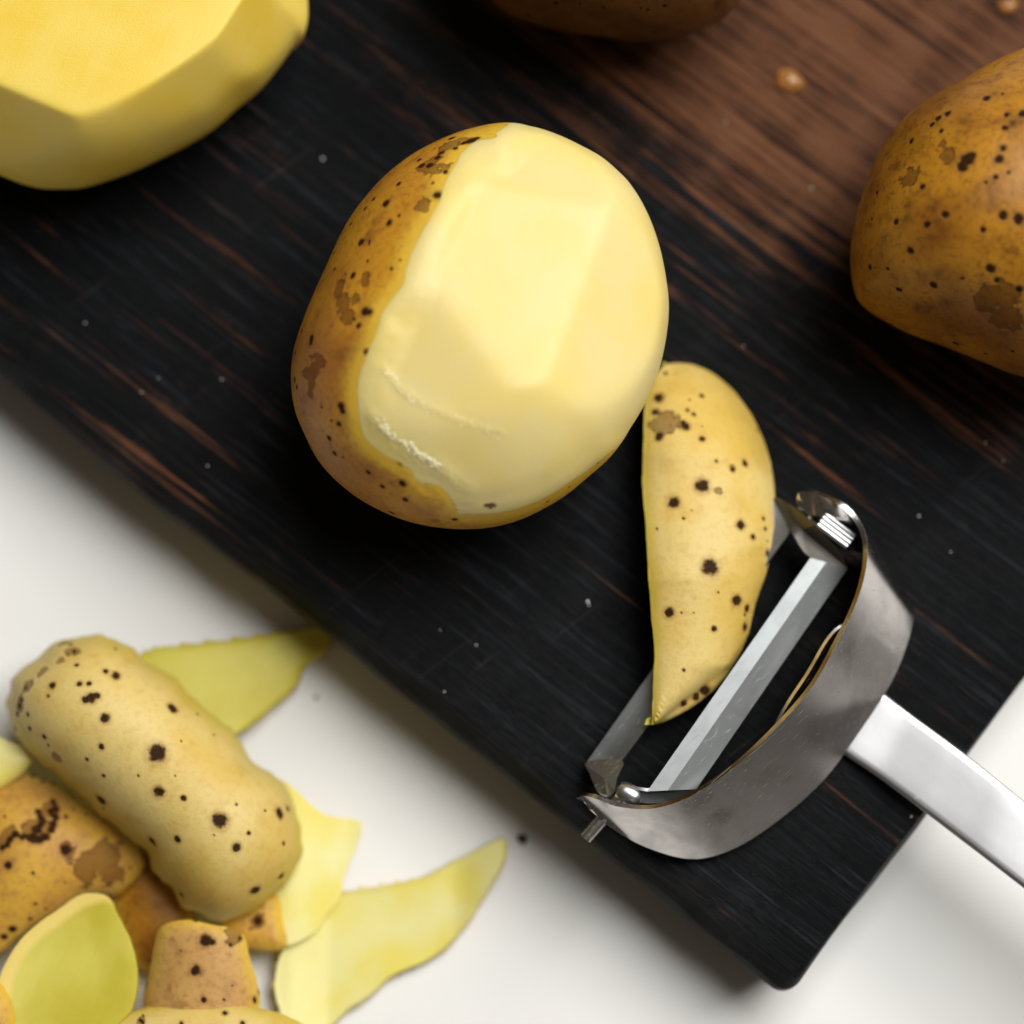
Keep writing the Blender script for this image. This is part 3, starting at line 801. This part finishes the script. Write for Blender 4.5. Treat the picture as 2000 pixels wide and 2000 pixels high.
P4_OUT = Z4([(1150,1060),(1172,1100),(1150,1180),(1050,1340),(950,1500),(820,1620),(640,1700),(540,1790),(430,1860),(330,1950),(180,1990),(110,1850),(90,1720),(130,1580),(250,1500),(400,1330),(600,1290),(800,1240),(950,1160)])
def p4_h(q, s, i):
    return 0.30 + 0.25 * sstep(q[:, 0], 650, 560) + 0.35 * sstep(q[:, 0], 880, 990) + 0.03 * (1 - dome(s, 50))
peel("long pointed yellow peel with flesh side up, its tip towards the board corner", P4_OUT, p4_h, M_FLESH_PALE, M_SKIN_TAN, False, 0.16, 6.0, seed=15, group="potato peelings")

P6_OUT = Z3([(-160,700),(-20,760),(120,740),(260,800),(380,880),(520,960),(640,1080),(680,1200),(560,1330),(420,1320),(260,1420),(120,1500),(-20,1600),(-200,1560)])
def p6_h(q, s, i): return 0.75 + 1.0 * i + 0.15 * sstep(q[:, 0], 200, 0)
peel("orange brown peel with dark scabs and cracks, half hidden under the topmost peel", P6_OUT, p6_h, M_SKIN_ORANGE, M_FLESH_GREEN, True, 0.18, 5.0, [(250,880,20),(262,915,21),(266,950,21),(255,985,21),(238,1015,21),(215,1045,22),(185,1062,22),(150,1062,22),(110,1050,21),(70,1040,20),(45,1060,20),(30,1085,20),(5,1100,20),(178,925,18),(192,955,19),(196,985,19),(180,1015,19),(160,1040,19),(330,830,14),(360,850,12),(150,760,16),(200,780,14),(250,800,14),(40,1180,24),(310,1105,30),(165,1010,26),(200,960,22),(130,1050,20),(240,930,20),(60,1480,22),(20,1520,20)], [(180,1000,60),(240,920,40),(420,1180,80),(500,1120,60),(40,1040,40),(320,1110,40),(540,1230,50)], K3, 0, 1200, 2.0, 16, 14, "potato peelings", (0.03, 0.07))

P11_OUT = Z3([(520,1020),(700,1080),(860,1250),(920,1420),(860,1560),(780,1700),(640,1660),(560,1500),(500,1250)])
peel("peel beneath the topmost peel, its deep shade put into the dark brown skin", P11_OUT, lambda q, s, i: 0.30 + 0.4 * i, M_SKIN_BROWN, M_FLESH_GREEN, True, 0.16, 6.0, seed=17, extra=10, group="potato peelings")  # browner skin carries the shade of the gap in its colour

P5_OUT = Z3([(500,1330),(560,1420),(620,1550),(648,1680),(640,1800),(600,1890),(480,1990),(300,2080),(80,2080),(-20,1960),(-10,1760),(40,1620),(130,1500),(260,1400),(380,1320)])
def p5_h(q, s, i): return 1.75 - 0.08 * sstep(s, 0, 80) + 0.25 * sstep(q[:, 1], 1750, 2000)
peel("cupped peel showing a smooth pale green inner face in the lower left corner", P5_OUT, p5_h, M_FLESH_GREEN, M_SKIN_ORANGE, False, 0.15, 5.0, seed=18, group="potato peelings", rough_edge=0.8, rind=lambda q, s: s + np.maximum(0, (q[:, 0] - 150) * 0.6 + (q[:, 1] - 1830) * 0.25))

P10_OUT = Z3([(1050,1330),(1200,1290),(1310,1320),(1330,1440),(1350,1560),(1250,1590),(1140,1570),(1050,1500)])
peel("small orange bit of peel with one brown eye below the topmost peel", P10_OUT, lambda q, s, i: 0.75 + 0.25 * dome(s, 40), M_SKIN_ORANGE, M_FLESH_DEEP, True, 0.14, 5.0, [(1215,1450,24)], [(1215,1450,40)], K3, 0, 1200, 1.5, 19, 4, "potato peelings")

P7_OUT = Z3([(750,1490),(850,1442),(1000,1462),(1130,1488),(1172,1600),(1200,1700),(1225,1830),(1180,1960),(950,2000),(700,1960),(675,1830),(700,1700),(720,1600)])
def p7_h(q, s, i):
    x = (q[:, 0] / K3 - 950) / 270
    return 1.2 + 0.75 * np.sqrt(np.maximum(0, 1.08 - x * x)) + 0.10 * dome(s, 30)
peel("short curled tan peel standing up below the topmost peel", P7_OUT, p7_h, M_SKIN_TAN, M_FLESH_DEEP, True, 0.18, 4.0, [(970,1540,30),(1000,1548,18),(925,1685,28),(1200,1815,20),(1130,1525,15),(1090,1560,12)], [(1100,1500,40)], K3, 0, 1200, 1.4, 20, 8, "potato peelings")

P8_OUT = Z3([(480,1950),(600,1880),(800,1830),(1000,1820),(1200,1850),(1400,1920),(1520,2010),(1400,2150),(900,2200),(500,2120)])
peel("pale peel along the bottom edge of the picture in front of the tan curl", P8_OUT, lambda q, s, i: 1.6 + 0.7 * i, M_SKIN_PALE, M_FLESH_GREEN, True, 0.18, 5.0, [(660,1910,14),(850,1925,12)], [(660,1910,18)], K3, 0, 1200, 1.4, 21, 10, "potato peelings")

P9_OUT = Z3([(-150,520),(-30,560),(40,600),(120,640),(150,700),(60,790),(-60,850),(-180,840)])
peel("small bright yellow flesh scrap at the left edge beside the topmost peel", P9_OUT, lambda q, s, i: 1.5 + 0.25 * dome(s, 40), M_FLESH_PALE, M_SKIN_ORANGE, False, 0.2, 5.0, seed=22, group="potato peelings")
P12_OUT = Z3([(-200,1690),(-60,1700),(10,1740),(60,1830),(75,1920),(60,2000),(-100,2080),(-220,2000)])
peel("deep orange scrap of peel at the bottom of the left edge", P12_OUT, lambda q, s, i: 1.9 + 0.3 * dome(s, 50), M_SKIN_ORANGE, M_FLESH_DEEP, True, 0.18, 5.0, seed=23, extra=3, group="potato peelings")

# ------------------------------------------------------------------ peeler
def tube(path, r, n=14, cap=True):
    path = np.asarray(path, float); m = len(path)
    v, f = [], []
    for i in range(m):
        d = path[min(i + 1, m - 1)] - path[max(i - 1, 0)]; d /= np.linalg.norm(d)
        a = np.cross(d, [0, 0, 1.0]); a /= np.linalg.norm(a); b = np.cross(d, a)
        rr = r[i] if np.ndim(r) else r
        for k in range(n):
            t = 2 * math.pi * k / n
            v.append(path[i] + rr * (math.cos(t) * a + math.sin(t) * b))
    for i in range(m - 1):
        for k in range(n):
            l = (k + 1) % n
            f.append((i * n + k, (i + 1) * n + k, (i + 1) * n + l, i * n + l))
    f.append(tuple(range(n))); f.append(tuple(range((m - 1) * n, m * n))[::-1])
    return np.array(v), f

def grid_solid(A, thick, side=1):
    """a sheet given as an (m, n, 3) grid, closed to a plate"""
    m, n = A.shape[:2]
    v = A.reshape(-1, 3); i = np.arange(m * n).reshape(m, n)
    a, b, c, d = i[:-1, :-1].ravel(), i[:-1, 1:].ravel(), i[1:, 1:].ravel(), i[1:, :-1].ravel()
    t = np.concatenate([np.stack([a, b, c], 1), np.stack([a, c, d], 1)])
    if side < 0: t = t[:, ::-1]
    V, T, _ = solid(v, t, thick, {})
    return V, T

PZ = ZB
def build_peeler():
    pairs = [((890,520),(905,575),1.45,1.15),((925,520),(945,640),1.52,0.85),((960,530),(985,700),1.58,0.7),((1040,570),(1075,735),1.66,0.45),((1095,630),(1160,760),1.70,0.30),((1120,690),(1235,850),1.70,0.22),((1125,760),(1290,940),1.70,0.2),((1110,850),(1287,1010),1.70,0.2),((1075,950),(1255,1115),1.70,0.2),((1020,1060),(1205,1225),1.70,0.2),((930,1220),(1110,1370),1.70,0.2),((800,1370),(975,1555),1.70,0.2),((650,1510),(820,1695),1.70,0.2),((500,1610),(660,1800),1.68,0.2),((370,1655),(520,1840),1.65,0.25),((250,1650),(390,1815),1.60,0.40),((160,1620),(270,1765),1.52,0.62),((115,1612),(190,1722),1.44,0.85),((95,1622),(130,1672),1.35,1.08)]
    near = smooth_poly([p[0] for p in pairs], closed=False, sub=6); far = smooth_poly([p[1] for p in pairs], closed=False, sub=6)
    zn = np.interp(np.linspace(0, 1, len(near)), np.linspace(0, 1, len(pairs)), [p[2] for p in pairs])
    zf = np.interp(np.linspace(0, 1, len(near)), np.linspace(0, 1, len(pairs)), [p[3] for p in pairs])
    Nn = P(*np.array(Z2(near)).T, ZB + 0.2 + (zn - 0.2) * 0.83); Ff = P(*np.array(Z2(far)).T, ZB + zf)
    w = np.linspace(0, 1, 9)
    A = Nn[:, None, :] * (1 - w)[None, :, None] + Ff[:, None, :] * w[None, :, None]
    base = A.reshape(-1, 3).mean(0); base[2] = ZB
    root = thing("vegetable_peeler", "metal vegetable peeler with curved steel bow and flat silver handle on the board", "peeler", base)
    V, T = grid_solid(A, 0.10, 1)
    n0 = np.cross(V[T[0][1]] - V[T[0][0]], V[T[0][2]] - V[T[0][0]])
    me = link("bow", V, T, M_STEEL, root, base, sharp=40)
    bv = me.modifiers.new("bevel", 'BEVEL'); bv.width = 0.0002; bv.segments = 2; bv.limit_method = 'ANGLE'; bv.angle_limit = math.radians(50)
    # handle: long flat strip, twisted slightly so that its top faces the window; passes under the bow and is folded up inside it
    top = [(1150,1180),(1185,1235),(1300,1325),(1430,1420),(1560,1520),(1720,1650),(2000,1880),(2300,2130),(2500,2300)]
    bot = [(985,1395),(1045,1462),(1180,1555),(1320,1660),(1470,1775),(1620,1890),(1900,2110),(2180,2340),(2380,2500)]
    zt = [0.14, 0.22, 0.34, 0.48, 0.60, 0.72, 0.85, 0.85, 0.75]
    lift = [-0.01, -0.02, -0.04, -0.05, -0.05, -0.06, -0.06, -0.06, -0.06]
    tp = smooth_poly(top, False, 6); bt = smooth_poly(bot, False, 6)
    s1 = np.linspace(0, 1, len(tp)); s0 = np.linspace(0, 1, len(top))
    z1 = np.interp(s1, s0, zt); lf = np.interp(s1, s0, lift)
    w = np.array([0, 0.012, 0.03, 0.06, 0.12, 0.3, 0.5, 0.7, 0.88, 0.94, 0.97, 0.988, 1.0])
    H = []
    for k in range(len(tp)):
        a = P(*Z2([tp[k]])[0], ZB + z1[k]); b = P(*Z2([bt[k]])[0], ZB + z1[k] + lf[k])
        row = a[None] * (1 - w)[:, None] + b[None] * w[:, None]
        roll = -0.05 * (np.abs(2 * w - 1) ** 24)                     # rolled edges
        row[:, 2] += roll
        H.append(row)
    H = np.array(H)
    V, T = grid_solid(H, 0.10, 1)
    # make sure the outer side faces up
    hd = link("handle", V, T, M_ALU, root, base, sharp=40)
    bv = hd.modifiers.new("bevel", 'BEVEL'); bv.width = 0.00025; bv.segments = 2; bv.limit_method = 'ANGLE'; bv.angle_limit = math.radians(50)
    # folded tab of the handle, lying against the inner side of the bow
    k = np.argmin(np.abs(near[:, 1] - 1170)); rng = range(k - 13, k + 14, 1)
    tab = []
    for i in rng:
        a = Nn[i] + (0.12 - 0.02) * (Nn[i] - Ff[i]) / np.linalg.norm(Nn[i] - Ff[i]); b = Ff[i]
        e = 1 - abs((i - k) / 13.0) ** 3
        inn = np.cross(Ff[i] - Nn[i], Nn[i + 1] - Nn[i - 1]); inn /= np.linalg.norm(inn)
        if inn[0] > 0: inn = -inn
        col = [a * (1 - q) + b * q + inn * (0.16 + 0.10 * e * (1 - q)) for q in np.linspace(0.06 - 0.0 * e + (1 - e) * 0.5, 0.97, 7)]
        tab.append(col)
    V, T = grid_solid(np.array(tab), 0.08, 1)
    link("handle_tab", V, T, M_STEEL, root, base, sharp=40)
    # swivel blade: two long strips joined at both ends, on pins
    def strip(L, R, z_l, z_m, z_r, mid, dz, n=24):
        rows = []
        for q in np.linspace(0, 1, n):
            l = np.array(L[0]) * (1 - q) + np.array(L[1]) * q; r = np.array(R[0]) * (1 - q) + np.array(R[1]) * q
            row = []
            for e, z in ((0.0, z_l), (mid * 0.5, (z_l + z_m) / 2), (mid, z_m), ((1 + mid) / 2, (z_m + z_r) / 2), (1.0, z_r)):
                p = l * (1 - e) + r * e
                row.append(P(*Z2([p])[0], ZB + z + dz * q))
            rows.append(row)
        return np.array(rows)
    VT = []
    VT.append(grid_solid(strip(((342,1608),(935,760)), ((520,1600),(1068,800)), 1.26, 1.30, 1.10, 0.42, -0.35), 0.06, 1))
    VT.append(grid_solid(strip(((124,1500),(800,545)), ((252,1495),(905,605)), 0.42, 0.50, 0.62, 0.5, 0.0), 0.06, 1))
    # end webs
    def web(pts, z, th=0.06):
        p = smooth_poly(pts, True, 3)
        c = p.mean(0)
        q = np.concatenate([p, [c]]); zz = np.interp(np.arange(len(p)), np.linspace(0, len(p), len(z) + 1), list(z) + [z[0]])
        zz = np.append(zz, np.mean(z))
        v = P(*np.array(Z2(q)).T, ZB + zz); n = len(p)
        t = np.array([(n, (i + 1) % n, i) for i in range(n)])
        if np.cross(v[t[0][1]] - v[t[0][0]], v[t[0][2]] - v[t[0][0]])[2] < 0: t = t[:, ::-1]
        V, T, _ = solid(v, t, th, {}); return V, T
    VT.append(web([(124,1500),(252,1495),(232,1560),(222,1612),(195,1622),(160,1604),(134,1545)], [0.42, 0.62, 0.8, 0.98, 0.98, 0.85, 0.55]))
    VT.append(web([(342,1608),(520,1600),(440,1640),(345,1652),(250,1632),(225,1600),(262,1590)], [1.26, 1.10, 1.0, 1.0, 1.0, 1.05, 1.15]))
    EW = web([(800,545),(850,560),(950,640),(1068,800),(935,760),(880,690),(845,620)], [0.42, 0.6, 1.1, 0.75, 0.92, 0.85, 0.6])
    off = 0; vs, ts = [], []
    for V, T in VT:
        vs.append(V); ts.append(T + off); off += len(V)
    link("blade", np.concatenate(vs), np.concatenate(ts), M_BLADE, root, base, sharp=25)
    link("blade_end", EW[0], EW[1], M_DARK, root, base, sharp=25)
    # pins and collars on the swivel axis
    a = P(*Z2([(118,1778)])[0], ZB + 0.78); b = P(*Z2([(262,1614)])[0], ZB + 1.02)
    pth = np.linspace(a, b, 6)
    V, f = tube(pth, 0.125, 14); 
    link("pivot_pin", V, f, M_PIN, root, base, sharp=40)
    a = P(*Z2([(238,1600)])[0], ZB + 1.06); b = P(*Z2([(318,1640)])[0], ZB + 1.10)
    V, f = tube(np.linspace(a, b, 8), [0.16, 0.19, 0.2, 0.2, 0.2, 0.19, 0.17, 0.10], 18)
    link("collar", V, f, M_ALU, root, base, sharp=40)
    a = P(*Z2([(975,622)])[0], ZB + 1.05); b = P(*Z2([(1082,702)])[0], ZB + 1.05)
    V, f = [], []
    vs, fs, off = [], [], 0
    d = (b - a) / np.linalg.norm(b - a)
    for q in range(4):                                            # threaded end: four thin lands
        sh = np.cross(d, [0, 0, 1.0]) * (q - 1.5) * 0.085
        V, f = tube(np.linspace(a + sh, b + sh, 5), 0.055, 10)
        vs.append(V); fs += [tuple(i + off for i in g) for g in f]; off += len(V)
    link("pivot_pin", np.concatenate(vs), fs, M_ALU, root, base, sharp=40)
build_peeler()

# ------------------------------------------------------------------ drops, crumbs, specks
def droplet(px, py, rx, ry, rot, hgt, label):
    c = P(px, py, ZB + 0.002)
    n, m = 40, 12
    v = []; f = []
    for k in range(m):
        ph = math.pi / 2 * k / m
        for i in range(n):
            t = 2 * math.pi * i / n
            w = 1 + 0.05 * math.sin(3 * t + 1) + 0.03 * math.sin(5 * t)
            x = rx * w * math.cos(t) * math.cos(ph); y = ry * w * math.sin(t) * math.cos(ph)
            v.append(c + np.array([x * math.cos(rot) - y * math.sin(rot), x * math.sin(rot) + y * math.cos(rot), hgt * math.sin(ph) ** 0.9]))
    v.append(c + np.array([0, 0, hgt]))
    for k in range(m - 1):
        for i in range(n):
            j = (i + 1) % n
            f.append((k * n + i, k * n + j, (k + 1) * n + j, (k + 1) * n + i))
    for i in range(n): f.append(((m - 1) * n + i, (m - 1) * n + (i + 1) % n, m * n))
    f.append(tuple(range(n))[::-1])
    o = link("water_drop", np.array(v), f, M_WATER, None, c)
    tag(o, label, "water drop", "water drops on the board")
droplet(1541, 158, 0.31, 0.25, -0.5, 0.17, "round water drop, amber glow put into its colour, alone on the brown part of the board")
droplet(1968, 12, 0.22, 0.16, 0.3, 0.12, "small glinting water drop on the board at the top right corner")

def crumb(px, py, h, r, label, seed, mat=M_CRUMB, flat=0.5):
    c = P(px, py, h)
    n, m = 16, 9; w = Waves(seed, 2.2)
    v, f = [], []
    for k in range(m + 1):
        ph = -math.pi / 2 + math.pi * k / m
        for i in range(n):
            t = 2 * math.pi * i / n
            d = np.array([math.cos(t) * math.cos(ph), math.sin(t) * math.cos(ph) * 0.75, math.sin(ph) * flat])
            v.append(c + r * d * (1 + 0.35 * w(d[None])[0]) + np.array([0, 0, r * flat]))
    for k in range(m):
        for i in range(n):
            j = (i + 1) % n; f.append((k * n + i, k * n + j, (k + 1) * n + j, (k + 1) * n + i))
    o = link("crumb", np.array(v), f, mat, None, c, sharp=30)
    tag(o, label, "crumb", "dark crumbs on the table")
crumb(1021, 1641, 0.0, 0.13, "small dark brown crumb beside the tip of the long pointed peel", 91)
crumb(618, 1362, 0.0, 0.055, "tiny faint brown crumb in the board's shadow below the olive peel", 92)

def specks():
    r = np.random.RandomState(5)
    pts = [(276,766,3),(433,741,3),(405,910,3),(166,631,3),(630,310,4),(1148,1175,5),(1795,1008,4),(1857,1078,2.5),(1585,367,4),(1418,239,3),(1452,676,2.5),(868,1351,3),(930,1260,3),(860,1230,2),(1780,1595,4),(1925,865,2.5),(1960,900,2.5),(310,738,2),(1150,1182,3)]
    for _ in range(6):
        pts.append((r.uniform(0, 2000), r.uniform(0, 1500), r.uniform(0.5, 1.2)))
    vs, fs, off = [], [], 0
    ed = lambda x, y: y < 700 + 0.762 * x
    for x, y, s in pts:
        if not ed(x, y): continue
        c = P(x, y, ZB + 0.001); R = s * 0.0098 * 0.75
        ring = [c + np.array([R * math.cos(a) * r.uniform(0.6, 1.1), R * math.sin(a) * r.uniform(0.6, 1.1), 0]) for a in np.linspace(0, 6.28, 8)[:-1]]
        up = [p * 0.55 + c * 0.45 + np.array([0, 0, R * 0.6]) for p in ring]
        vs += ring + up; n = 7
        for i in range(n): fs.append((off + i, off + (i + 1) % n, off + n + (i + 1) % n, off + n + i))
        fs.append(tuple(off + n + i for i in range(n))); off += 14
    o = link("starch_specks", np.array(vs), fs, M_SPECK)
    o["kind"] = "stuff"; o["label"] = "tiny dried white starch specks scattered over the black board"
specks()
